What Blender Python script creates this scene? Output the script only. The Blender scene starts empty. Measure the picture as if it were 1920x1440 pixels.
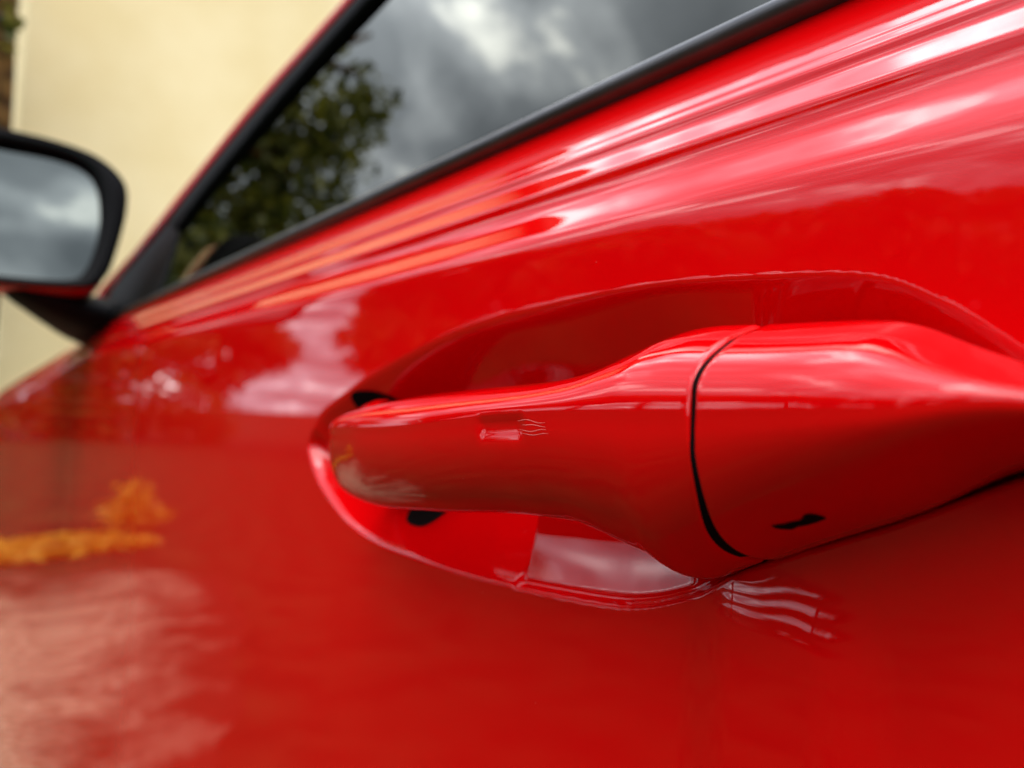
import bpy, bmesh, math, random
import numpy as np
from mathutils import Vector, Matrix

random.seed(7); np.random.seed(7)
SC = bpy.context.scene
COL = SC.collection
R = math.radians
EYE = 0.98                      # height of the phone above the ground; car heights below are given from this level

# ------------------------------------------------------------------ camera
A, P, RO = R(37.1), R(3.0), R(3.0)
zz = np.array([0, 0, 1.0])
f0 = np.array([-math.cos(A), math.sin(A), 0]); r0 = np.array([math.sin(A), math.cos(A), 0])
cf = f0*math.cos(P) + zz*math.sin(P); cu = zz*math.cos(P) - f0*math.sin(P)
cr = r0*math.cos(RO) + cu*math.sin(RO); cup_ = cu*math.cos(RO) - r0*math.sin(RO)
cam_d = bpy.data.cameras.new("camera"); cam = bpy.data.objects.new("camera", cam_d); COL.objects.link(cam)
M = Matrix(((cr[0], cup_[0], -cf[0], 0.0), (cr[1], cup_[1], -cf[1], -0.125), (cr[2], cup_[2], -cf[2], EYE), (0, 0, 0, 1)))
cam.matrix_world = M
cam_d.sensor_width = 36; cam_d.lens = 26.25
cam_d.clip_start = 0.005; cam_d.clip_end = 2000
cam_d.dof.use_dof = True; cam_d.dof.focus_distance = 0.150; cam_d.dof.aperture_fstop = 10.5
SC.camera = cam

# ------------------------------------------------------------------ world: daylight sky under broken cloud
SUN_EL = R(58)                         # sun stands behind the camera and out from the door, behind thin cloud
SUN_X, SUN_Y = 0.55, -0.835
w = bpy.data.worlds.new("World"); SC.world = w; w.use_nodes = True
nt = w.node_tree; N = nt.nodes; L = nt.links; N.clear()
out = N.new("ShaderNodeOutputWorld"); bg = N.new("ShaderNodeBackground"); L.new(bg.outputs[0], out.inputs[0])
bg.inputs[1].default_value = 0.10
sky = N.new("ShaderNodeTexSky"); sky.sky_type = 'NISHITA'; sky.sun_disc = False
sky.sun_elevation = SUN_EL
tc = N.new("ShaderNodeTexCoord"); sep = N.new("ShaderNodeSeparateXYZ"); L.new(tc.outputs['Generated'], sep.inputs[0])
def wmath(op, a, b=None):
    n = N.new("ShaderNodeMath"); n.operation = op
    for i, v in enumerate((a, b)):
        if v is None: continue
        if isinstance(v, (int, float)): n.inputs[i].default_value = v
        else: L.new(v, n.inputs[i])
    return n.outputs[0]
den = wmath('ADD', wmath('MAXIMUM', sep.outputs[2], 0.0), 0.22)
cx = wmath('DIVIDE', sep.outputs[0], den); cy = wmath('DIVIDE', sep.outputs[1], den)
comb = N.new("ShaderNodeCombineXYZ"); L.new(cx, comb.inputs[0]); L.new(cy, comb.inputs[1])
n1 = N.new("ShaderNodeTexNoise"); n1.inputs['Scale'].default_value = 2.9; n1.inputs['Detail'].default_value = 7
n1.inputs['Roughness'].default_value = 0.52; n1.inputs['Distortion'].default_value = 0.25
L.new(comb.outputs[0], n1.inputs['Vector'])
ramp = N.new("ShaderNodeValToRGB"); L.new(n1.outputs[0], ramp.inputs[0])
cr_ = ramp.color_ramp; cr_.elements[0].position = 0.34; cr_.elements[0].color = (0.120, 0.130, 0.155, 1)
cr_.elements[1].position = 0.65; cr_.elements[1].color = (1.2, 1.2, 1.22, 1)
e = cr_.elements.new(0.47); e.color = (0.21, 0.225, 0.265, 1)
e = cr_.elements.new(0.56); e.color = (0.38, 0.40, 0.46, 1)
scl = N.new("ShaderNodeVectorMath"); scl.operation = 'SCALE'; L.new(ramp.outputs[0], scl.inputs[0])
dt_ = N.new("ShaderNodeVectorMath"); dt_.operation = 'DOT_PRODUCT'; L.new(tc.outputs['Generated'], dt_.inputs[0])
dt_.inputs[1].default_value = (SUN_X*math.cos(SUN_EL), SUN_Y*math.cos(SUN_EL), math.sin(SUN_EL))
glow = wmath('ADD', wmath('MULTIPLY', wmath('POWER', wmath('MAXIMUM', dt_.outputs['Value'], 0.0), 2.0), 0.60), 0.62)
L.new(wmath('MULTIPLY', wmath('MULTIPLY', wmath('ADD', wmath('MULTIPLY', wmath('MAXIMUM', sep.outputs[2], 0.0), 1.7), wmath('ADD', wmath('MULTIPLY', wmath('POWER', 2.718, wmath('MULTIPLY', wmath('POWER', wmath('DIVIDE', wmath('MAXIMUM', sep.outputs[2], 0.0), 0.14), 2.0), -1.0)), 1.35), 0.36)), 38.0), glow), scl.inputs['Scale'])
mix = N.new("ShaderNodeMix"); mix.data_type = 'RGBA'; mix.inputs[0].default_value = 0.86
L.new(sky.outputs[0], mix.inputs[6]); L.new(scl.outputs[0], mix.inputs[7]); L.new(mix.outputs[2], bg.inputs[0])

sd = bpy.data.lights.new("sun", 'SUN'); sd.energy = 0.95; sd.angle = R(35); sd.color = (1.0, 0.95, 0.86)
so = bpy.data.objects.new("sun", sd); COL.objects.link(so)
# direction towards the sun
sdir = Vector((SUN_X*math.cos(SUN_EL), SUN_Y*math.cos(SUN_EL), math.sin(SUN_EL)))
so.rotation_euler = sdir.to_track_quat('Z', 'Y').to_euler()
sky.sun_rotation = math.atan2(sdir.x, sdir.y)
SC.view_settings.view_transform = 'Standard'; SC.view_settings.look = 'None'
SC.view_settings.exposure = 0.50; SC.view_settings.gamma = 1.0

# ------------------------------------------------------------------ helpers
def V2(f): return f
def mesh_obj(name, verts, faces, mat, parent=None, smooth=True, sub=0):
    me = bpy.data.meshes.new(name)
    me.from_pydata([tuple(map(float, v)) for v in verts], [], [tuple(map(int, f)) for f in faces])
    me.materials.append(mat)
    if name in ("ground", "gravel_drive", "mirror_glass", "arm_opening", "dark_mark", "glint_line") or len(V2(faces)) > 40000:   # open sheets: face out of the car
        me.update(); nv_ = np.zeros(len(me.polygons)*3); me.polygons.foreach_get("normal", nv_); nv_ = nv_.reshape(-1, 3).sum(0)
        want = {"ground": (0, 0, 1), "gravel_drive": (0, 0, 1), "mirror_glass": (1, 0, 0)}.get(name, (0, -1, 0))
        if nv_ @ np.array(want) < 0: me.flip_normals()
    else:
        bm = bmesh.new(); bm.from_mesh(me); bmesh.ops.recalc_face_normals(bm, faces=bm.faces); bm.to_mesh(me); bm.free()
        if name in ("front_wing", "rear_quarter", "roof", "bonnet"):
            me.update(); nv_ = np.zeros(len(me.polygons)*3); me.polygons.foreach_get("normal", nv_); nv_ = nv_.reshape(-1, 3).sum(0)
            if nv_ @ np.array((0, -.8, .01) if name in ("front_wing", "rear_quarter") else (0, 0, 1)) < 0: me.flip_normals()
    if smooth: me.polygons.foreach_set("use_smooth", [True]*len(me.polygons))
    me.update()
    o = bpy.data.objects.new(name, me); COL.objects.link(o)
    if parent: o.parent = parent
    if sub:
        m = o.modifiers.new("s", 'SUBSURF'); m.levels = sub; m.render_levels = sub
    return o
def tag(o, label=None, cat=None, group=None, kind=None):
    for k, v in (("label", label), ("category", cat), ("group", group), ("kind", kind)):
        if v: o[k] = v
    return o
def grid_faces(nu, nv, closed_v=False):
    i = np.arange(nu-1)[:, None]; j = np.arange(nv if closed_v else nv-1)[None, :]
    a = i*nv + j; b = i*nv + (j+1) % nv; c = (i+1)*nv + (j+1) % nv; d = (i+1)*nv + j
    return np.stack([a, b, c, d], -1).reshape(-1, 4)
def sstep(x): x = np.clip(x, 0, 1); return x*x*(3-2*x)
def hermite(xk, yk, x):
    xk = np.array(xk, float); yk = np.array(yk, float)
    if xk[0] > xk[-1]: xk = xk[::-1]; yk = yk[::-1]
    h = np.diff(xk); dl = np.diff(yk)/h; m = np.zeros_like(xk)
    m[1:-1] = np.where(dl[:-1]*dl[1:] > 0, 2*dl[:-1]*dl[1:]/(dl[:-1]+dl[1:]+1e-30), 0)
    m[0] = dl[0]; m[-1] = dl[-1]
    x = np.clip(x, xk[0], xk[-1]); k = np.clip(np.searchsorted(xk, x)-1, 0, len(h)-1)
    t = (x-xk[k])/h[k]
    return ((2*t**3-3*t**2+1)*yk[k] + (t**3-2*t**2+t)*h[k]*m[k] + (-2*t**3+3*t**2)*yk[k+1] + (t**3-t**2)*h[k]*m[k+1])

def new_mat(name):
    m = bpy.data.materials.new(name); m.use_nodes = True
    return m, m.node_tree, m.node_tree.nodes['Principled BSDF']
def paint_mat():
    m, t, b = new_mat("red_paint")
    b.inputs['Base Color'].default_value = (0.56, 0.0003, 0.0014, 1)
    b.inputs['Roughness'].default_value = 0.42
    b.inputs['Specular IOR Level'].default_value = 0.0
    b.inputs['Coat Weight'].default_value = 1.0; b.inputs['Coat Roughness'].default_value = 0.015; b.inputs['Coat IOR'].default_value = 1.48
    c = t.nodes.new("ShaderNodeTexCoord")
    n = t.nodes.new("ShaderNodeTexNoise"); n.inputs['Scale'].default_value = 190; n.inputs['Detail'].default_value = 2
    t.links.new(c.outputs['Object'], n.inputs['Vector'])
    bp = t.nodes.new("ShaderNodeBump"); bp.inputs['Strength'].default_value = 0.006; bp.inputs['Distance'].default_value = 0.0006
    t.links.new(n.outputs[0], bp.inputs['Height']); t.links.new(bp.outputs[0], b.inputs['Coat Normal'])
    # fine dust specks
    v = t.nodes.new("ShaderNodeTexVoronoi"); v.inputs['Scale'].default_value = 95; t.links.new(c.outputs['Object'], v.inputs['Vector'])
    v.inputs['Randomness'].default_value = 1
    lt = t.nodes.new("ShaderNodeMath"); lt.operation = 'LESS_THAN'; lt.inputs[1].default_value = 0.014; t.links.new(v.outputs['Distance'], lt.inputs[0])
    mx = t.nodes.new("ShaderNodeMix"); mx.data_type = 'RGBA'; mx.inputs[6].default_value = (0.56, 0.0003, 0.0014, 1); mx.inputs[7].default_value = (0.62, 0.16, 0.13, 1)
    t.links.new(lt.outputs[0], mx.inputs[0]); t.links.new(mx.outputs[2], b.inputs['Base Color'])
    return m
def simple_mat(name, col, rough=0.5, spec=0.5, noise=None, coat=0, metal=0):
    m, t, b = new_mat(name)
    b.inputs['Base Color'].default_value = (*col, 1); b.inputs['Roughness'].default_value = rough
    b.inputs['Specular IOR Level'].default_value = spec; b.inputs['Coat Weight'].default_value = coat; b.inputs['Metallic'].default_value = metal
    if noise:
        sc, col2, bump, dist = noise
        c = t.nodes.new("ShaderNodeTexCoord"); n = t.nodes.new("ShaderNodeTexNoise"); n.inputs['Scale'].default_value = sc; n.inputs['Detail'].default_value = 5
        t.links.new(c.outputs['Object'], n.inputs['Vector'])
        r = t.nodes.new("ShaderNodeValToRGB"); r.color_ramp.elements[0].color = (*col, 1); r.color_ramp.elements[1].color = (*col2, 1)
        r.color_ramp.elements[0].position = 0.38; r.color_ramp.elements[1].position = 0.64
        t.links.new(n.outputs[0], r.inputs[0]); t.links.new(r.outputs[0], b.inputs['Base Color'])
        if bump:
            bp = t.nodes.new("ShaderNodeBump"); bp.inputs['Strength'].default_value = bump; bp.inputs['Distance'].default_value = dist
            t.links.new(n.outputs[0], bp.inputs['Height']); t.links.new(bp.outputs[0], b.inputs['Normal'])
    return m
PAINT = paint_mat()
BLACK = simple_mat("black_plastic", (0.003, 0.003, 0.003), 0.6, 0.12)
VOID = simple_mat("dark_opening", (0.003, 0.002, 0.002), 0.9, 0.05)
TRIM = simple_mat("satin_rubber", (0.030, 0.030, 0.031), 0.30, 0.8, noise=(60, (0.045, 0.045, 0.046), 0.05, 0.0004))
GLOSSB = simple_mat("gloss_black", (0.002, 0.002, 0.002), 0.6, 0.06)
MIRROR = simple_mat("mirror_glass", (0.19, 0.205, 0.18), 0.03, 0.5, metal=1)
WALLM = simple_mat("cream_render", (0.84, 0.68, 0.35), 0.9, 0.1, noise=(1.3, (0.90, 0.75, 0.42), 0.3, 0.01))
BARK = simple_mat("bark", (0.045, 0.022, 0.008), 0.9, 0.1, noise=(9, (0.20, 0.105, 0.030), 0.8, 0.05))
LAWN = simple_mat("lawn", (0.012, 0.020, 0.006), 0.95, 0.05, noise=(4, (0.026, 0.040, 0.012), 0.5, 0.03))
GRAVEL = simple_mat("gravel", (0.15, 0.10, 0.05), 0.95, 0.05, noise=(13, (0.42, 0.33, 0.22), 0.1, 0.01))
CABIN = simple_mat("cabin_cloth", (0.006, 0.006, 0.006), 0.9, 0.05)
LITTER = simple_mat("leaf_litter", (0.50, 0.28, 0.02), 0.9, 0.1, noise=(20, (0.75, 0.5, 0.05), 0, 0))

def gravel_mat():
    m, t, b = new_mat("mixed_gravel"); b.inputs['Roughness'].default_value = .95; b.inputs['Specular IOR Level'].default_value = .05
    c = t.nodes.new("ShaderNodeTexCoord")
    def nz(scale, det): 
        n = t.nodes.new("ShaderNodeTexNoise"); n.inputs['Scale'].default_value = scale; n.inputs['Detail'].default_value = det; t.links.new(c.outputs['Object'], n.inputs['Vector']); return n.outputs[0]
    def rmp(src, *st):
        r = t.nodes.new("ShaderNodeValToRGB"); t.links.new(src, r.inputs[0]); e0 = r.color_ramp.elements
        e0[0].position, e0[0].color = st[0][0], (*st[0][1], 1); e0[1].position, e0[1].color = st[-1][0], (*st[-1][1], 1)
        for p_, c_ in st[1:-1]: q_ = e0.new(p_); q_.color = (*c_, 1)
        return r.outputs[0]
    stones = rmp(nz(38, 3), (.32, (.14, .085, .045)), (.5, (.27, .18, .105)), (.68, (.42, .30, .20)))
    sp = t.nodes.new("ShaderNodeSeparateXYZ"); t.links.new(c.outputs['Object'], sp.inputs[0])
    def mt(op, a_, b_):
        n = t.nodes.new("ShaderNodeMath"); n.operation = op
        for i_, v_ in enumerate((a_, b_)):
            if isinstance(v_, (int, float)): n.inputs[i_].default_value = v_
            else: t.links.new(v_, n.inputs[i_])
        return n.outputs[0]
    edge = mt('SUBTRACT', sp.outputs[1], mt('ADD', mt('MULTIPLY', sp.outputs[0], .285), .076))     # metres in from the lawn edge
    far = mt('MULTIPLY', mt('ADD', sp.outputs[0], 5.2), .35)
    msk = mt('ADD', mt('MULTIPLY', mt('MINIMUM', edge, far), 1.1), mt('MULTIPLY', mt('SUBTRACT', nz(5, 6), .5), 1.4))
    mask = rmp(msk, (.08, (0, 0, 0)), (.55, (1, 1, 1)))
    mx = t.nodes.new("ShaderNodeMix"); mx.data_type = 'RGBA'; t.links.new(mask, mx.inputs[0]); mx.inputs[6].default_value = (.045, .030, .012, 1)
    t.links.new(stones, mx.inputs[7]); t.links.new(mx.outputs[2], b.inputs['Base Color']); return m
def leaf_mat(name, c1, c2):
    m, t, b = new_mat(name)
    oi = t.nodes.new("ShaderNodeNewGeometry")
    r = t.nodes.new("ShaderNodeValToRGB"); r.color_ramp.elements[0].color = (*c1, 1); r.color_ramp.elements[1].color = (*c2, 1)
    t.links.new(oi.outputs['Random Per Island'], r.inputs[0]); t.links.new(r.outputs[0], b.inputs['Base Color'])
    b.inputs['Roughness'].default_value = 0.55
    tl = t.nodes.new("ShaderNodeBsdfTranslucent"); t.links.new(r.outputs[0], tl.inputs[0]); ms = t.nodes.new("ShaderNodeMixShader"); ms.inputs[0].default_value = .45
    t.links.new(b.outputs[0], ms.inputs[1]); t.links.new(tl.outputs[0], ms.inputs[2]); t.links.new(ms.outputs[0], t.nodes['Material Output'].inputs[0])
    return m
LEAF = leaf_mat("leaf_green", (0.022, 0.040, 0.006), (0.22, 0.21, 0.025))
YLEAF = leaf_mat("leaf_yellow", (0.45, 0.22, 0.01), (0.75, 0.50, 0.04))

def glass_mat():
    m, t, b = new_mat("tinted_glass"); t.nodes.remove(b)
    o = t.nodes['Material Output']
    tr = t.nodes.new("ShaderNodeBsdfTransparent"); tr.inputs[0].default_value = (0.015, 0.016, 0.015, 1)
    gl = t.nodes.new("ShaderNodeBsdfGlossy"); gl.inputs['Roughness'].default_value = 0.004; gl.inputs[0].default_value = (0.98, 1.0, 0.88, 1)
    fr = t.nodes.new("ShaderNodeFresnel"); fr.inputs[0].default_value = 1.62
    mx = t.nodes.new("ShaderNodeMixShader"); t.links.new(fr.outputs[0], mx.inputs[0]); t.links.new(tr.outputs[0], mx.inputs[1]); t.links.new(gl.outputs[0], mx.inputs[2])
    t.links.new(mx.outputs[0], o.inputs[0]); return m
GLASS = glass_mat()

# ------------------------------------------------------------------ ground
def sheet(name, pts, z, mat, label=None, kind='structure'):
    o = mesh_obj(name, [(x, y, z) for x, y in pts], [list(range(len(pts)))], mat, smooth=False)
    return tag(o, label, kind=kind)
sheet("ground", [(-600, -600), (600, -600), (600, 600), (-600, 600)], 0.0, LAWN)
_c = [(-5.2, .6), (-5.1, -.45), (-4.7, -.75), (-4.3, -1.15), (-3.4, -1.0), (-2.4, -.62), (-1.6, -.38), (-1.5, -.1), (-1.5, .6)]
GRP = []
for (xa, ya), (xb, yb_) in zip(_c, _c[1:]):
    for k in range(5): GRP.append((xa+(xb-xa)*k/5+random.uniform(-.04, .04), ya+(yb_-ya)*k/5+random.uniform(-.04, .04)))
sheet("gravel_drive", GRP, 0.004, gravel_mat())

# ------------------------------------------------------------------ car
car = bpy.data.objects.new("red_car", None); COL.objects.link(car); car.location = (0, 0, 0)
tag(car, "glossy bright red car seen close along its side, with door handle, window and mirror", "car")

# outline of the finger recess (x along the car, z from eye level)
REC = [(-.3085, -.0095), (-.300, .000), (-.277, .0085), (-.2424, .0194), (-.1973, .0290), (-.1576, .0325), (-.1186, .0335), (-.0874, .0318),
       (-.0655, .0290), (-.0536, .0234), (-.0467, .0186), (-.0400, .0135), (-.030, .0085), (-.0170, .0040), (-.022, .0005), (-.030, .0002), (-.0414, -.0040),
       (-.0578, -.0122), (-.0720, -.0185), (-.0841, -.0238), (-.0925, -.0285), (-.1000, -.0335), (-.1144, -.0391), (-.1313, -.0420), (-.1755, -.0455),
       (-.2118, -.0466), (-.2440, -.0455), (-.2696, -.0405), (-.2960, -.0290), (-.3090, -.0170)]
def closed_spline(pts, n=8):
    p = np.array(pts, float); o = []
    for i in range(len(p)):
        a, b, c, d = p[i-1], p[i], p[(i+1) % len(p)], p[(i+2) % len(p)]
        for k in range(n):
            t = k/n
            o.append(.5*((2*b)+(-a+c)*t+(2*a-5*b+4*c-d)*t*t+(-a+3*b-3*c+d)*t**3))
    return np.array(o)
RECP = closed_spline(REC, 7)
def recess_sdf(X, Z):
    """distances to the upper and to the lower run of the recess outline, both 0 outside"""
    sh = X.shape; x = X.ravel(); z = Z.ravel(); bt = np.full(x.shape, 1e9); bl_ = bt.copy(); inside = np.zeros(x.shape, bool)
    n = len(RECP)
    for i in range(n):
        a = RECP[i]; b = RECP[(i+1) % n]; ab = b-a
        t = np.clip(((x-a[0])*ab[0]+(z-a[1])*ab[1])/(ab@ab), 0, 1)
        dx = x-(a[0]+t*ab[0]); dz = z-(a[1]+t*ab[1]); d = np.hypot(dx, dz)
        if 4 <= i < 94: bt = np.minimum(bt, d)
        else: bl_ = np.minimum(bl_, d)
        c = ((a[1] > z) != (b[1] > z)) & (x < (b[0]-a[0])*(z-a[1])/(b[1]-a[1]+1e-15)+a[0]); inside ^= c
    return np.where(inside, bt, 0).reshape(sh), np.where(inside, bl_, 0).reshape(sh)

def top_shift(X):                       # the shoulder drops away forward of the mirror along the wing
    return np.where(X < -0.95, hermite([-2.6, -2.2, -1.3, -1.05, -0.95], [-.13, -.086, -.024, -.004, 0], X), 0)
def smooth_ramp(t, r):                  # 0 below, slope one above, rounded over r
    return .5*(t+np.sqrt(t*t+r*r)) - r*.5
def body_y(X, Z):
    Z = Z - top_shift(X)
    y = (Z+0.02)**2/(2*4.5)*np.where(Z > -.02, 0.3, 1.0)
    y = y - .026*sstep((-.15-Z)/.45) + np.where(Z < -.66, (-.66-Z)**2*.8, 0)
    # swelling and ripples added under the lock cover, shaped to give striped reflections
    wx = sstep((X+.104)/.014)*(1-sstep((X+.074)/.016)); zt_ = -.0385-.10*(X+.076)
    bulge = .15*(smooth_ramp(Z-zt_, .002)-smooth_ramp(Z-zt_-.0125, .003)-.0125)*sstep((Z+.11)/.06)
    inr = sstep((Z-zt_)/.003)*(1-sstep((Z-zt_-.010)/.003))
    fan = (Z+.0335)/np.maximum(X+.118, .012)
    y = y + (bulge + .000027*np.sin(92*fan+.9*np.sin(X*420))*inr)*wx
    # crease, hollow, fold lines and the second shoulder: slopes that switch on at the given heights
    kk = np.interp(X, [-.9, -.40, -.22], [1.05, 1.02, 1.0])
    rr = np.interp(X, [-.6, -.25, -.10, .0], [.0030, .0016, .0022, .0036])
    for z0, sl_, r_ in ((.0508, .78, rr), (.0628, -1.02, .0034), (.0676, .98, .0006), (.0747, -1.0, .0010), (.0768, 1.0, .0007),
                        (.0797, -.50, .0005), (.0802, .50, .0005), (.0850, -.22, .006)):
        y = y + sl_*kk*smooth_ramp(Z-z0, r_)
    y = y - .018*((-X-1.0)+np.sqrt((X+1.0)**2+.04))                 # the wing widens towards the front wheel
    y = y + np.where(X < -2.2, (-2.2-X)**2*1.5, 0)
    return y
def cup_y(X, Z):
    dt, dl_ = recess_sdf(X, Z)
    HI = lambda a_, b_: hermite(a_, b_, X)
    depth = HI([-.31, -.30, -.26, -.12, -.09, -.04, -.02], [.020, .023, .031, .031, .027, .014, .005])
    r = HI([-.31, -.26, -.16, -.11, 0], [.0060, .0050, .0030, .0010, .0010]); wt = HI([-.31, -.30, -.10, -.05, .0], [.036, .036, .047, .031, .03])
    t1 = np.clip((np.sqrt(dt*dt+r*r)-r)/wt, 0, 1); top = depth*1.02*np.sin(t1*math.pi/2)
    r = HI([-.31, -.30, -.12, -.09, -.08], [.0016, .0016, .0012, .0006, .0006])
    low = (HI([-.31, -.275, -.25, -.21, 0], [3.5, 3.5, 2.4, 1.35, 1.3])*(np.sqrt(dl_*dl_+r*r)-r))
    low = depth*(1-np.exp(-(low/depth)-.5*(low/depth)**2-.6*(low/depth)**4))
    # towards the lock cover the lower wall stands upright behind a stepped lip
    up = .0030*(1-np.exp(-(dl_/.0011)**2)) + .19*dl_ + 2.2*np.maximum(dl_-.024, 0)
    up = np.minimum(up, depth)
    kr = sstep((X+.1622)/.0024); ke = sstep((X+.104)/.012)
    steep = np.minimum(5*dl_, depth)
    low = low*(1-kr)+up*kr; low = low*(1-ke)+steep*ke
    k = .0025
    return np.where((dt <= 0) | (dl_ <= 0), 0, .5*(top+low-np.sqrt((top-low)**2+k*k))).clip(0)
def skin(name, xs, zs, cup=False, parent=car):
    X, Z = np.meshgrid(xs, zs, indexing='ij')
    Zl = Z + top_shift(X)*np.clip((Z+.3)/.3, 0, 1)
    Y = body_y(X, Zl)
    if cup: Y = Y + cup_y(X, Zl)
    V = np.stack([X, Y, Zl+EYE], -1).reshape(-1, 3)
    return mesh_obj(name, V, grid_faces(len(xs), len(zs)), PAINT, parent)
def span(a, b, s): return np.linspace(a, b, max(2, int(round((b-a)/s))+1))[:-1]
zs = np.concatenate([span(-.82, -.20, .008), span(-.20, -.055, .0025), span(-.055, .049, .0007), span(.049, .0975, .00036), [.0975]])
xs = np.concatenate([span(-1.018, -.33, .004), span(-.33, -.012, .0007), span(-.012, .30, .004), [.30]])
door = skin("door_panel", xs, zs, True)
zc = np.concatenate([span(-.82, -.20, .008), span(-.20, .04, .005), span(.04, .0975, .0015), [.0975]])
skin("front_wing", np.concatenate([span(-2.6, -1.0183, .008), [-1.0183]]), zc)
skin("rear_quarter", np.concatenate([span(.304, 1.9, .02), [1.9]]), zc)

# black hole the front arm of the handle goes through, laid in the bottom of the recess
def patch(name, outline, mat, off, parent, n=22):
    p = np.array(outline); c = p.mean(0); V = []; 
    for k in range(n+1):
        q = c + (p-c)*(k/n); V.append(q)
    Q = np.array(V); X = Q[..., 0]; Z = Q[..., 1]
    Y = body_y(X, Z)+cup_y(X, Z)-off
    return mesh_obj(name, np.stack([X, Y, Z+EYE], -1).reshape(-1, 3), grid_faces(n+1, len(p), True), mat, parent)
handle = None
# ---- handle: grip and cap are one lofted form cut at the seam
XS = -0.0758
T_zt = ([-.2362, -.2345, -.230, -.22, -.21, -.18, -.151, -.121, -.1088, -.098, -.0905, -.085, -.0758, -.060, -.0534, -.049, -.0433, -.035, -.028, -.021],
        [-.0060, -.0022, .0005, .0022, .0034, .0062, .0080, .0099, .0123, .0166, .0193, .0196, .0192, .0186, .0180, .0167, .0140, .0104, .0077, .0048])
T_zb = ([-.2362, -.2345, -.230, -.226, -.204, -.167, -.127, -.1155, -.110, -.1035, -.095, -.089, -.082, -.0758, -.066, -.055, -.0414, -.030, -.021],
        [-.0180, -.0218, -.0248, -.0258, -.0266, -.0240, -.0200, -.0196, -.0207, -.0228, -.0256, -.0282, -.0256, -.0226, -.0172, -.0111, -.0031, .0010, .0033])
T_yf = ([-.2362, -.2345, -.230, -.222, -.21, -.19, -.15, -.10, -.0758, -.06, -.05, -.04, -.03, -.021],
        [-.0165, -.0205, -.0245, -.0280, -.0305, -.0330, -.0345, -.0335, -.0322, -.0317, -.0307, -.0286, -.0236, -.0120])
T_yt = ([-.2362, -.230, -.20, -.151, -.121, -.1088, -.095, -.0758, -.05, -.035, -.021], [-.012, -.015, -.0195, -.0205, -.0195, -.0170, -.0145, -.0140, -.0140, -.0100, -.001])
T_yb = ([-.2362, -.230, -.20, -.127, -.1155, -.1088, -.101, -.093, -.089, -.0758, -.05, -.021], [-.013, -.016, -.019, -.019, -.0175, -.0145, -.0100, -.0050, -.0035, -.0030, -.0020, .0005])
T_zl = ([-.2362, -.222, -.17, -.108, -.0758, -.0485, -.0355, -.021], [-.010, -.0048, -.0024, .0028, .0036, .0044, .0058, .0040])
NU, NF, NLo = 26, 10, 26
def section(X, inset=0.0, back=None):
    zt, zb, yf, yt, yb, zl = (float(hermite(*T, np.array(X))) for T in (T_zt, T_zb, T_yf, T_yt, T_yb, T_zl))
    zl = min(max(zl, zb+.3*(zt-zb)), zt-.16*(zt-zb))
    zm = zl-.08*(zl-zb)
    ph0 = R(24); pts = []
    W_ = yf-yt; H = zl-zt
    m0 = .46; d0 = .20
    nf_ = 8
    for i in range(nf_): t = i/nf_; pts.append((yt+W_*m0*t, zt+H*d0*t*(.85+.15*t)))
    for i in range(NU-nf_):
        t = i/(NU-nf_-1); p1 = (yt+W_*m0, zt+H*d0); c1 = (yt+W_*(m0+.30), zt+H*(d0+.22)); c2 = (yf, zt+H*(d0+.36)); p3 = (yf, zl)
        pts.append(tuple((1-t)**3*p1[j]+3*(1-t)**2*t*c1[j]+3*(1-t)*t*t*c2[j]+t**3*p3[j] for j in (0, 1)))
    for i in range(1, NF):
        t = i/NF; pts.append((yf+.10*(zl-zm)*t, zl+(zm-zl)*t))
    ex2 = 2/1.95
    for i in range(NLo):
        ph = math.pi/2*i/(NLo-1)
        pts.append((yb+(yf+.10*(zl-zm)-yb)*max(math.cos(ph), 0)**ex2, zm-(zm-zb)*math.sin(ph)**ex2))
    free = 1-float(sstep(np.array((X+.112)/.012)))              # 1 on the free grip, 0 on flare and cap
    bk = back if back is not None else (.030*(1-free)+(-.010)*free)
    if X > -.06: bk = float(np.interp(X, [-.06, -.035, -.02], [.03, .012, .004]))
    bb = max(bk, yb+.002); bt = max(bk, yt+.002)
    pts += [(yb+.0008, zb+.0001), (yb+.0014, zb+.0005), (yb+(bb-yb)*.5, zb+.0022), (bb, zb+.0042), (max(bb, bt), (zt+zb)/2), (bt, zt-.0034), (yt+(bt-yt)*.5, zt-.0018), (yt+.0012, zt-.0004), (yt+.0006, zt-.0001)]
    q = np.array(pts); 
    if inset:
        c = np.array([(yf+.006), (zt+zb)/2]); 
        lo = np.array([yf+inset, zb+inset]); hi = np.array([1, zt-inset])
        q = np.minimum(np.maximum(q, lo), hi)
        q[:, 0] = q[:, 0]+inset*.0
        mid = (zt+zb)/2; q[:, 1] = mid+(q[:, 1]-mid)*(1-inset/(.5*(zt-zb))); 
    # seam sweeps forward towards the bottom
    wX = float(np.interp(X, [-.116, -.0758, -.050], [0, 1, 0])); wX = wX*wX*(3-2*wX)
    sh = (-.0054 if X < XS else -.0040)*sstep((zl-q[:, 1])/(zl-zb))**2.8*wX
    P3 = np.stack([X+sh, q[:, 0], q[:, 1]+EYE], -1)
    return P3
def dimple(P3):
    x = P3[:, 0]; z = P3[:, 2]-EYE; cx0, cz0 = -.1240, -.0012+(x+.1275)*.05
    hx, hz, rad = .0084, .0030, .0024
    qx = np.abs(x-cx0)-(hx-rad); qz = np.abs(z-cz0)-(hz-rad)
    d = np.hypot(np.maximum(qx, 0), np.maximum(qz, 0))+np.minimum(np.maximum(qx, qz), 0)-rad
    k = sstep((-d+.0006)/.0040)
    P3[:, 1] += np.where(P3[:, 1] < -.02, .0007*k, 0)
    return P3
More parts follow.
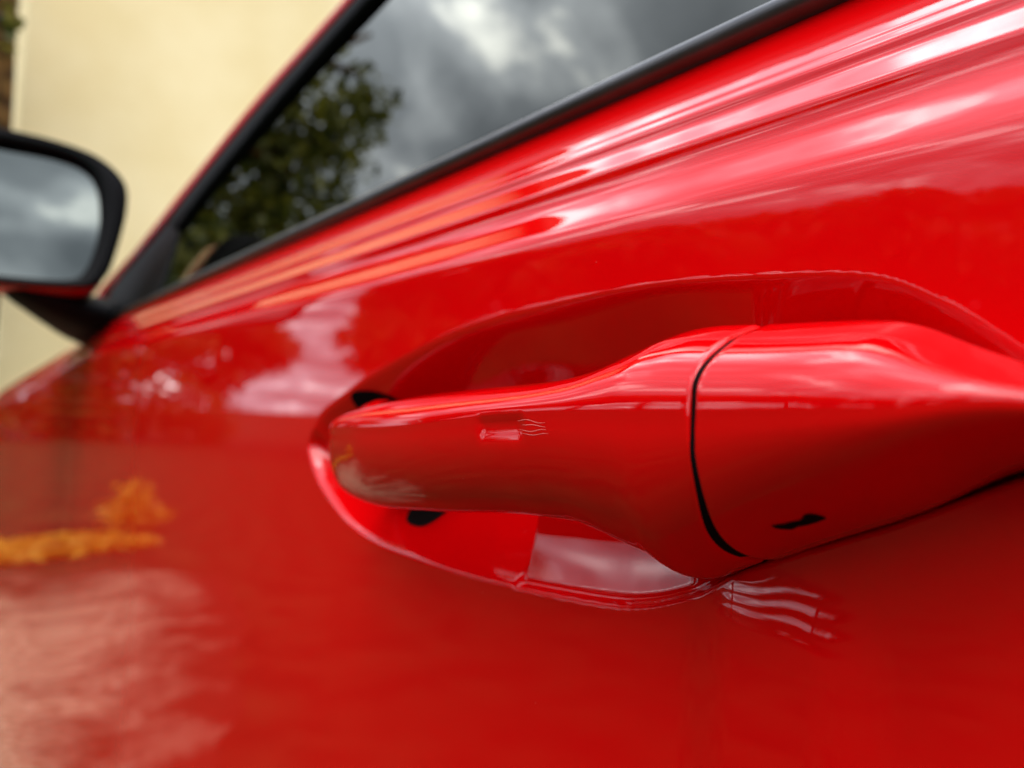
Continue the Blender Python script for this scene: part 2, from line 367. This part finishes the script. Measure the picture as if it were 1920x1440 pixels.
def loft(name, stations, mat, parent, insets=None, back=None):
    rings = []
    for i, X in enumerate(stations):
        rings.append(dimple(section(X, insets[i] if insets is not None else 0, back)))
    V = np.concatenate(rings); n = len(rings[0]); F = [tuple(f) for f in grid_faces(len(rings), n, True)]
    F.append(tuple(range(n))); F.append(tuple(range(len(V)-1, len(V)-n-1, -1)))
    return mesh_obj(name, V, F, mat, parent)
hroot = bpy.data.objects.new("door_handle", None); COL.objects.link(hroot); hroot.parent = car
gs = list(np.linspace(-.2362, -.230, 9)) + list(np.linspace(-.229, -.14, 60)) + list(np.linspace(-.1395, -.115, 70)) + list(np.linspace(-.1142, XS-.0017, 46)) + [XS-.0013, XS-.0010, XS-.0008]
ins = [0]*(len(gs)-3) + [.0001, .0003, .0007]
grip = loft("grip", gs, PAINT, hroot, ins)
cs = [XS+.0002, XS+.0004, XS+.0007, XS+.0011] + list(np.linspace(XS+.002, -.021, 60))
cap = loft("lock_cover", cs, PAINT, hroot, [.0007, .0003, .0001, 0]+[0]*60)
loft("seam_gasket", list(np.linspace(XS-.004, XS+.004, 5)), VOID, hroot, [.0008]*5)
tag(cap, "rounded red cover that hides the lock, behind the grip")
# front arm of the grip, bending into the door
def tube(name, path, hz, hy, mat, parent, n=28, ex=2.6):
    path = np.array(path, float); m = 26
    u = np.linspace(0, len(path)-1, m); P = np.stack([hermite(range(len(path)), path[:, k], u) for k in range(3)], -1)
    HZ = hermite(range(len(hz)), hz, u); HY = hermite(range(len(hy)), hy, u); V = []
    for i in range(m):
        t = P[min(i+1, m-1)]-P[max(i-1, 0)]; t[2] = 0; t /= np.linalg.norm(t); nrm = np.array([t[1], -t[0], 0])
        for k in range(n):
            a = 2*math.pi*k/n; c, s = math.cos(a), math.sin(a)
            V.append(P[i]+nrm*HY[i]*np.sign(c)*abs(c)**(2/ex)+zz*HZ[i]*np.sign(s)*abs(s)**(2/ex))
    F = [tuple(f) for f in grid_faces(m, n, True)]; F.append(tuple(range(n))); F.append(tuple(range(len(V)-1, len(V)-n-1, -1)))
    return mesh_obj(name, V, F, mat, parent)
tube("grip_arm", [(-.222, -.0205, EYE-.0118), (-.234, -.0130, EYE-.0120), (-.248, .002, EYE-.0120), (-.262, .018, EYE-.0125), (-.270, .034, EYE-.0125)],
     [.0100, .0130, .0180, .0195, .0195], [.0050, .0050, .0042, .0042, .0042], PAINT, hroot)
oval = [(-.2490+.0180*math.copysign(abs(math.cos(a))**.7, math.cos(a))-.55*.0240*math.sin(a), -.0145+.0240*math.copysign(abs(math.sin(a))**.7, math.sin(a))) for a in np.linspace(0, 2*math.pi, 48, endpoint=False)]
patch("arm_opening", oval, VOID, .0006, car)

# small dark mark laid on the lock cover near its bottom edge
from mathutils.bvhtree import BVHTree
capb = BVHTree.FromPolygons([v.co for v in cap.data.vertices], [tuple(p.vertices) for p in cap.data.polygons])
def lay_mark():
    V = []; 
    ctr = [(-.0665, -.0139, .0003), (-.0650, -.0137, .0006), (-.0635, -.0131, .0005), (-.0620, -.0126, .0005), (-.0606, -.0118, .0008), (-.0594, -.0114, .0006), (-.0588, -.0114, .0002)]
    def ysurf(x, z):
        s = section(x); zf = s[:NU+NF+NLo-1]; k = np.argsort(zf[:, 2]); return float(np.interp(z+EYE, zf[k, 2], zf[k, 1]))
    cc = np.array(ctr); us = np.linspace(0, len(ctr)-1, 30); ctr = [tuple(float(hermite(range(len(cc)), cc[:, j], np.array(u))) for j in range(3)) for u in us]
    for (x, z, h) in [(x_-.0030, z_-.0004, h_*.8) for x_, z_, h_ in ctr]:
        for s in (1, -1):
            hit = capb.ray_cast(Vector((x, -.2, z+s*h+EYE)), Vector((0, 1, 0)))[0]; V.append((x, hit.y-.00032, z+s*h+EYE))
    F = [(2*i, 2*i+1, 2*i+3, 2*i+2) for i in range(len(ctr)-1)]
    return mesh_obj("dark_mark", V, F, VOID, hroot)
lay_mark()

GLINT = simple_mat("painted_glint", (0.75, 0.20, 0.18), 0.4, 0.3)  # pale pink ribbons on the grip stand in for wavy reflection lines
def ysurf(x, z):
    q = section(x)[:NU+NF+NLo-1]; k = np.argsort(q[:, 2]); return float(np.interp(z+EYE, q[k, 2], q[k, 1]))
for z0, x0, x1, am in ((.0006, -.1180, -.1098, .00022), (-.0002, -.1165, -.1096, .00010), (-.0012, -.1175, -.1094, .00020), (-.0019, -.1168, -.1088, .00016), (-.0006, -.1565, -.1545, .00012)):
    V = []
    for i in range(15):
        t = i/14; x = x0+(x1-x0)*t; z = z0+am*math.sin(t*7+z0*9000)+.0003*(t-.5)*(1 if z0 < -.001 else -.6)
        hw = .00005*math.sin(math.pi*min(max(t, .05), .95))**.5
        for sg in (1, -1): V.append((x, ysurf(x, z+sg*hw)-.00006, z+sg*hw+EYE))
    mesh_obj("glint_line", V, [(2*i, 2*i+1, 2*i+3, 2*i+2) for i in range(14)], GLINT, hroot)
# ---- belt moulding under the side glass
def moulding():
    prof = [(-.0010, .0960), (-.0035, .0968), (-.0052, .0985), (-.0058, .1005), (-.0048, .1025), (-.0026, .1042), (.0000, .1052), (.0030, .1060), (.0062, .1065), (.0180, .1066), (.0180, .0950)]
    xs_ = np.concatenate([np.linspace(-.99, -.3, 60), np.linspace(-.29, .3, 80)]); V = []
    for x in xs_:
        y0 = float(body_y(np.array(x), np.array(.0965)))
        k = float(np.interp(x, [-.99, -.9, -.6], [.4, .8, 1]))
        for (dy, z) in prof: V.append((x, y0+dy*k+.0004, EYE+.0965+(z-.0965)*k*.85))
    n = len(prof); F = [tuple(f) for f in grid_faces(len(xs_), n, True)]
    o = mesh_obj("belt_moulding", V, F, TRIM, car)
    return tag(o, "dark satin rubber strip along the bottom of the side window")
moulding()

# ---- greenhouse
def gy(z): return .034+.30*(z-.106)
def plate(name, pts, mat, thick, off=0.0, parent=car, bevel=0):
    p = [(x, gy(z)+off, z+EYE) for x, z in pts]; n = len(p)
    V = p+[(x, y+thick, z-thick*.30) for x, y, z in p]
    F = [tuple(range(n)), tuple(range(2*n-1, n-1, -1))]+[(i, i+n, (i+1) % n+n, (i+1) % n) for i in range(n)]
    o = mesh_obj(name, V, F, mat, parent, smooth=False)
    if bevel:
        m = o.modifiers.new("b", 'BEVEL'); m.width = bevel; m.segments = 3
    return o
inner = [(-.790, .168), (-.730, .199), (-.637, .228), (-.529, .256), (-.435, .275), (-.30, .297), (-.12, .312), (.30, .320)]
frame_o = [(-.925, .215), (-.873, .230), (-.770, .255), (-.665, .277), (-.496, .300), (-.32, .322), (-.12, .337), (.30, .345)]
outer = [(-1.32, .098), (-1.220, .161), (-1.075, .185), (-.873, .231), (-.770, .256), (-.665, .278), (-.496, .301), (-.32, .323), (-.12, .338), (.30, .346)]
red_o = [(-1.40, .098), (-1.286, .172), (-1.115, .198), (-.929, .245), (-.800, .274), (-.712, .294), (-.521, .317), (-.33, .340), (-.12, .356), (.30, .366)]
inner = [(a_[0]*.65+b_[0]*.35, a_[1]*.65+b_[1]*.35) for a_, b_ in zip(inner, frame_o)]
plate("side_glass", [(-.800, .100)]+inner+[(.30, .100)], GLASS, .0035, .003)
def ribbon(name, a, b, mat, thick, off, bulge, wid=1.0):
    V = []; nu = 40; nv = 9
    def samp(l):
        l = np.array(l); s = np.r_[0, np.cumsum(np.hypot(*np.diff(l, axis=0).T))]; u = np.linspace(0, s[-1], nu)
        return np.stack([hermite(s, l[:, 0], u), hermite(s, l[:, 1], u)], -1)
    pa, pb = samp(a), samp(b); pb = pa+(pb-pa)*wid
    for i in range(nu):
        for j in range(nv):
            t = j/(nv-1); q = pa[i]*(1-t)+pb[i]*t; V.append((q[0], gy(q[1])+off-bulge*4*t*(1-t)+(t > .99)*.01, q[1]+EYE))
        V.append((pb[i][0], gy(pb[i][1])+off+thick, pb[i][1]+EYE)); V.append((pa[i][0], gy(pa[i][1])+off+thick, pa[i][1]+EYE))
    return mesh_obj(name, V, [tuple(f) for f in grid_faces(nu, nv+2, True)], mat, car)
# black window frame: divider pillar with the sail panel, then the rail round the glass
plate("sail_panel", [(-1.22, .100), (-1.16, .170), (-1.075, .184), (-.925, .214), (-.838, .184), (-.800, .104)], BLACK, .02, .001)
ribbon("window_frame", inner, frame_o, GLOSSB, .02, -.002, .003)
ribbon("roof_rail", outer, red_o, PAINT, .03, -.003, .003, .7)
# cabin, roof and far side so nothing bright shows through the tinted glass
def box(name, lo, hi, mat, parent, bevel=0):
    x0, y0, z0 = lo; x1, y1, z1 = hi
    V = [(x0, y0, z0), (x1, y0, z0), (x1, y1, z0), (x0, y1, z0), (x0, y0, z1), (x1, y0, z1), (x1, y1, z1), (x0, y1, z1)]
    F = [(0, 3, 2, 1), (4, 5, 6, 7), (0, 1, 5, 4), (1, 2, 6, 5), (2, 3, 7, 6), (3, 0, 4, 7)]
    o = mesh_obj(name, V, F, mat, parent, smooth=False)
    if bevel:
        m = o.modifiers.new("b", 'BEVEL'); m.width = bevel; m.segments = 4
    return o
V = []; 
sec_x = [-1.32, -1.115, -.929, -.8, -.712, -.521, -.33, -.12, .3, 1.0, 1.6]; sec_z = [.140, .195, .243, .272, .292, .315, .338, .354, .364, .33, .24]
for x, z in zip(sec_x, sec_z):
    y0 = gy(z)+.004
    for t in np.linspace(0, 1, 13): V.append((x, y0+t*(1.62-2*y0), EYE+z+.05*math.sin(math.pi*t)))
mesh_obj("roof", V, [tuple(f) for f in grid_faces(len(sec_x), 13)], PAINT, car)
V = []
for x, z in zip([-2.55, -2.2, -1.8, -1.45, -1.34], [.02, .028, .045, .072, .10]):
    s = float(top_shift(np.array(x)))
    y0 = float(body_y(np.array(x), np.array(.0975+s)))
    for t in np.linspace(0, 1, 13): V.append((x, y0+t*(1.62-2*y0), EYE+min(.0972+s+.015*math.sin(math.pi*t), .2)))
mesh_obj("bonnet", V, [tuple(f) for f in grid_faces(5, 13)], PAINT, car)
box("cabin_floor", (-1.3, .06, .35), (1.6, 1.55, .40), CABIN, car)
box("far_side", (-1.3, 1.45, .35), (1.6, 1.55, 1.30), CABIN, car)
box("rear_bulkhead", (1.5, .06, .35), (1.6, 1.5, 1.30), CABIN, car)
box("dashboard", (-1.25, .08, .5), (-.75, 1.5, 1.0), CABIN, car, .05)
for yy in (.22, .95):
    box("seat_back", (.05, yy, .55), (.20, yy+.48, 1.08), CABIN, car, .05)
    box("headrest", (.08, yy+.11, 1.11), (.19, yy+.37, 1.28), CABIN, car, .04)

# ---- mirror
mroot = bpy.data.objects.new("wing_mirror", None); COL.objects.link(mroot); mroot.parent = car
def mprof(pts, n=5): return closed_spline(pts, n)
MO = [(-.205, .110), (-.205, .190), (-.185, .218), (-.145, .2265), (-.104, .2255), (-.062, .2235), (-.030, .216), (-.010, .198), (-.0065, .172), (-.0115, .135), (-.0185, .108), (-.034, .0975), (-.095, .0925), (-.145, .0925), (-.190, .096)]
MG = [(-.190, .120), (-.188, .185), (-.172, .203), (-.140, .2095), (-.104, .209), (-.062, .2085), (-.040, .201), (-.0295, .184), (-.0255, .160), (-.0285, .130), (-.036, .108), (-.050, .1005), (-.096, .098), (-.140, .098), (-.178, .102)]
def rings(name, prof_list, mat, parent, cap_last=True, cap_first=False):
    V = []; 
    for P2, xo in prof_list:
        for (y, z) in P2: V.append(((xo+.75)*MK-.93+(y+.14)*.12, y, z+EYE))
    n = len(prof_list[0][0]); F = [tuple(f) for f in grid_faces(len(prof_list), n, True)]
    if cap_last: F.append(tuple(range(len(V)-1, len(V)-n-1, -1)))
    if cap_first: F.append(tuple(range(n)))
    return mesh_obj(name, V, F, mat, parent)
MG = [(y, z+(.005 if z > .18 else 0)) for y, z in MG]
MK = 1.24
MO = [(y-.004, .0925+(z-.0925)*.945) for y, z in MO]; MG = [(y-.004, .0925+(z-.0925)*.945) for y, z in MG]
mo = (mprof(MO)+[.125, 0])*MK-[.125, 0]; mg = (mprof(MG)+[.125, 0])*MK-[.125, 0]; c = mo.mean(0)
sc = lambda P2, k, dz=0: (P2-c)*k+c+np.array([0, dz])
rings("mirror_bezel", [(mg, -.742), (sc(mg, 1.01), -.738), (sc(mo, .985), -.734), (mo, -.738), (sc(mo, 1.005), -.752), (sc(mo, .99), -.757)], BLACK, mroot, False)
mgl = mesh_obj('mirror_glass', [(-.922+(y+.14)*.12-(z-.19)*.10, y, z+EYE) for y, z in mg], [tuple(range(len(mg)))], MIRROR, mroot, smooth=False)
lowred = rings("mirror_shell", [(sc(mo, .99), -.755), (sc(mo, 1.0, -.003), -.760), (sc(mo, 1.02, -.004), -.79), (sc(mo, .98, -.004), -.83), (sc(mo, .80), -.87), (sc(mo, .5), -.895), (sc(mo, .1), -.90)], PAINT, mroot)
# dark foot between shell and sail panel
foot = [(-.955, -.088, .118, .03, .008), (-.98, -.055, .110, .045, .017), (-1.03, -.022, .104, .08, .025), (-1.08, .010, .100, .12, .030), (-1.10, .05, .10, .15, .034)]
V = []
for (x, y, z, hx_, h) in foot:
    for k in range(20):
        a = 2*math.pi*k/20; V.append((x+hx_*math.cos(a), y+.004*math.cos(a), z+EYE+h*math.sin(a)))
F = [tuple(f) for f in grid_faces(5, 20, True)]; F.append(tuple(range(20))); F.append(tuple(range(99, 79, -1)))
mesh_obj("mirror_foot", V, F, BLACK, mroot, sub=1)

# ------------------------------------------------------------------ house wall behind
hs = bpy.data.objects.new("house", None); COL.objects.link(hs); hs.location = (-6.5, .16, 0)
tag(hs, "plain cream rendered house wall behind the car, out of focus", "house")
w_ = box("wall", (-10.5, 0.0, 0), (0, 10, 6.6), WALLM, hs); w_.location = (0, 0, 0)
V = [(-10.8, -.35, 6.3), (.35, -.35, 6.3), (.35, 10.35, 6.3), (-10.8, 10.35, 6.3), (-10.8, 5, 9.2), (.35, 5, 9.2)]
ROOF = simple_mat("roof_tiles", (0.16, 0.07, 0.04), .8, .2, noise=(6, (0.22, .10, .06), .4, .02))
mesh_obj("roof", V, [(0, 1, 5, 4), (2, 3, 4, 5), (1, 2, 5), (3, 0, 4), (0, 3, 2, 1)], ROOF, hs, smooth=False)

# ------------------------------------------------------------------ trees
def crown_mesh(name, blobs, n, size, mat, seed, pw=.45, gr=1.0):
    rs = np.random.RandomState(seed); V = []; F = []
    vol = np.array([b[3]*b[4]*b[5] for b in blobs]); pick = rs.choice(len(blobs), n, p=vol/vol.sum())
    d = rs.normal(size=(n, 3)); d /= np.linalg.norm(d, axis=1)[:, None]; rad = rs.uniform(0, 1, n)**pw*gr
    B = np.array(blobs)[pick]; Pc = B[:, :3]+d*rad[:, None]*B[:, 3:6]
    a = rs.normal(size=(n, 3)); a /= np.linalg.norm(a, axis=1)[:, None]; b = np.cross(a, rs.normal(size=(n, 3))); b /= np.linalg.norm(b, axis=1)[:, None]
    s = size*rs.uniform(.6, 1.4, n)[:, None]
    V = np.stack([Pc-a*s, Pc-b*s*.55, Pc+a*s, Pc+b*s*.55], 1).reshape(-1, 3); F = np.arange(4*n).reshape(-1, 4)
    me = bpy.data.meshes.new(name); me.from_pydata(V.tolist(), [], F.tolist()); me.materials.append(mat); return me
def trunk_mesh(name, h, r, lean, limbs, seed, outward=False):
    rs = random.Random(seed); V = []; F = []
    def limb(p0, p1, r0, r1, n=10, m=8):
        p0 = np.array(p0, float); p1 = np.array(p1, float); b0 = len(V); ax = (p1-p0)/np.linalg.norm(p1-p0)
        u = np.cross(ax, [.3, .9, .1]); u /= np.linalg.norm(u); v = np.cross(ax, u)
        for i in range(m+1):
            t = i/m; rr = (r0+(r1-r0)*t)*(1+.08*rs.uniform(-1, 1)); c = p0+(p1-p0)*t+u*.05*math.sin(t*5+rs.random())*(1 if 0 < t < 1 else 0)
            for k in range(n):
                a = 2*math.pi*k/n; V.append(c+(u*math.cos(a)+v*math.sin(a))*rr)
        for i in range(m):
            for k in range(n): F.append((b0+i*n+k, b0+i*n+(k+1) % n, b0+(i+1)*n+(k+1) % n, b0+(i+1)*n+k))
    top = np.array([lean[0], lean[1], h]); limb((0, 0, -.1), top, r, r*.4, 14, 12)
    for i in range(limbs):
        t = rs.uniform(.45, .95); p = top*t; a = rs.uniform(3.6, 5.8) if outward else rs.uniform(0, 6.28); l = h*rs.uniform(.2, .35)*(.3 if outward else 1)
        limb(p, p+np.array([math.cos(a)*l, math.sin(a)*l, l*.7]), r*.32, r*.08, 7, 5)
    me = bpy.data.meshes.new(name); me.from_pydata([tuple(map(float, q)) for q in V], [], F); me.materials.append(BARK)
    me.polygons.foreach_set("use_smooth", [True]*len(me.polygons)); return me
def make_tree(loc, rz, tm, cm, s, label, name="tree", group=None):
    o = bpy.data.objects.new(name, None); COL.objects.link(o); o.location = loc; o.rotation_euler.z = rz; o.scale = (s, s, s)
    tag(o, label, "tree", group)
    for n_, m_ in (("trunk", tm), ("crown", cm)):
        c_ = bpy.data.objects.new(n_, m_); COL.objects.link(c_); c_.parent = o
    return o
# the tree beside the house, its crown mirrored in the side window
rs = random.Random(5)
bl = [(-.05, -.60, 2.7, .6, .40, .5), (.0, -.50, 3.3, .5, .34, .4), (.1, -.50, 3.9, .4, .36, .35), (-.1, -.85, 2.2, .6, .35, .4), (.1, -.3, 2.3, .6, .3, .4), (-.1, -.80, 3.0, .35, .22, .3), (.0, -.55, 4.4, .35, .3, .22), (0, -.85, 3.6, .2, .15, .18), (0, -.3, 3.6, .3, .25, .4), (0, -.05, 3.3, .3, .16, .5), (0, -.05, 2.6, .3, .13, .3), (0, -.1, 4.2, .3, .16, .4)]
make_tree((-5.6, -.06, 0), 0, trunk_mesh("tm", 4.9, .17, (.0, .05), 5, 3, True), crown_mesh("cm", bl, 5200, .06, LEAF, 4, .8, 1.25), 1, "slim tree with brown bark beside the cream house wall, at the left edge", "garden_tree")
kinds = []
for k in range(3):
    rr = random.Random(20+k); bb = []
    for i in range(15):
        a = rr.uniform(0, 6.28); q = rr.uniform(0, 1.7); z_ = rr.uniform(1.6, 5.2); q *= 1.15-.5*abs(z_-3.0)/2.4
        bb.append((q*math.cos(a), q*math.sin(a), z_, rr.uniform(.6, 1.1), rr.uniform(.6, 1.1), rr.uniform(.45, .8)))
    kinds.append((trunk_mesh("trunk", 4.6, .2, (.2, .1), 7, k), crown_mesh("crown", bb, 8000, .13, LEAF, 30+k)))
arc = [a_ for a_ in list(np.arange(-6, 16, 2.6)) + [28, 30.5, 33, 35.5, 38] + list(np.arange(59, 112, 2.6))]
hm = crown_mesh("foliage", [(-21*math.cos(R(a_)), -21*math.sin(R(a_)), .9+.25*math.sin(a_*.7), .9, .9, 1.1+.3*math.sin(a_*.7)) for a_ in arc], 30000, .10, LEAF, 91)
o = bpy.data.objects.new("hedge", hm); COL.objects.link(o)
tag(o, "dark leafy hedge running behind the row of trees", "hedge")
rr = random.Random(44); bb = [(rr.uniform(-1.6, 1.6), rr.uniform(-1.6, 1.6), rr.uniform(3.3, 5.2), rr.uniform(.7, 1.1), rr.uniform(.7, 1.1), rr.uniform(.4, .65)) for _ in range(15)]
kinds.append((trunk_mesh('trunk', 5.0, .16, (.1, .1), 4, 9), crown_mesh('crown', bb, 8000, .13, LEAF, 39)))
spots = [(3, 24, 1.05), (9, 21, 1.1), (15.5, 23, 1.05), (29, 17, 1.15), (37, 18, 1.25), (45, 16.5, 1.2), (54, 17, 1.22), (63, 17, 1.2), (72, 18, 1.22), (82, 17, 1.15), (93, 19, 1.15), (104, 18, 1.2)]
for i, (az, dist, s) in enumerate(spots):
    a = R(az)
    make_tree((-dist*math.cos(a), -dist*math.sin(a), 0), i*1.3, *kinds[3 if 36 < az < 66 else i % 3], s, "green leafy tree mirrored in the red paint of the car", "leafy_tree", "trees standing in a row across the lawn")
# yellow shrubs and leaf litter at the far end of the drive
for i, (x, y, h) in enumerate([(-6.2, -1.08, .38)]):
    me = crown_mesh("foliage", [(0, 0, h*.55, .22, .15, h*.42), (.15, .12, h*.35, .16, .14, h*.3), (0, -.12, h*.3, .2, .14, h*.25)], 420, .035, YLEAF, 60+i, .8, 1.2)
    o = bpy.data.objects.new("yellow_shrub", me); COL.objects.link(o); o.location = (x, y, 0)
    tag(o, "small yellow-leaved shrub at the end of the gravel drive", "shrub")
lm = crown_mesh("leaf_litter", [(-5.5, -.35, .03, .28, .75, .02)], 2600, .05, YLEAF, 77)
o = bpy.data.objects.new("fallen_leaves", lm); COL.objects.link(o); tag(o, "band of yellow fallen leaves across the end of the gravel drive", "leaves", kind='stuff')
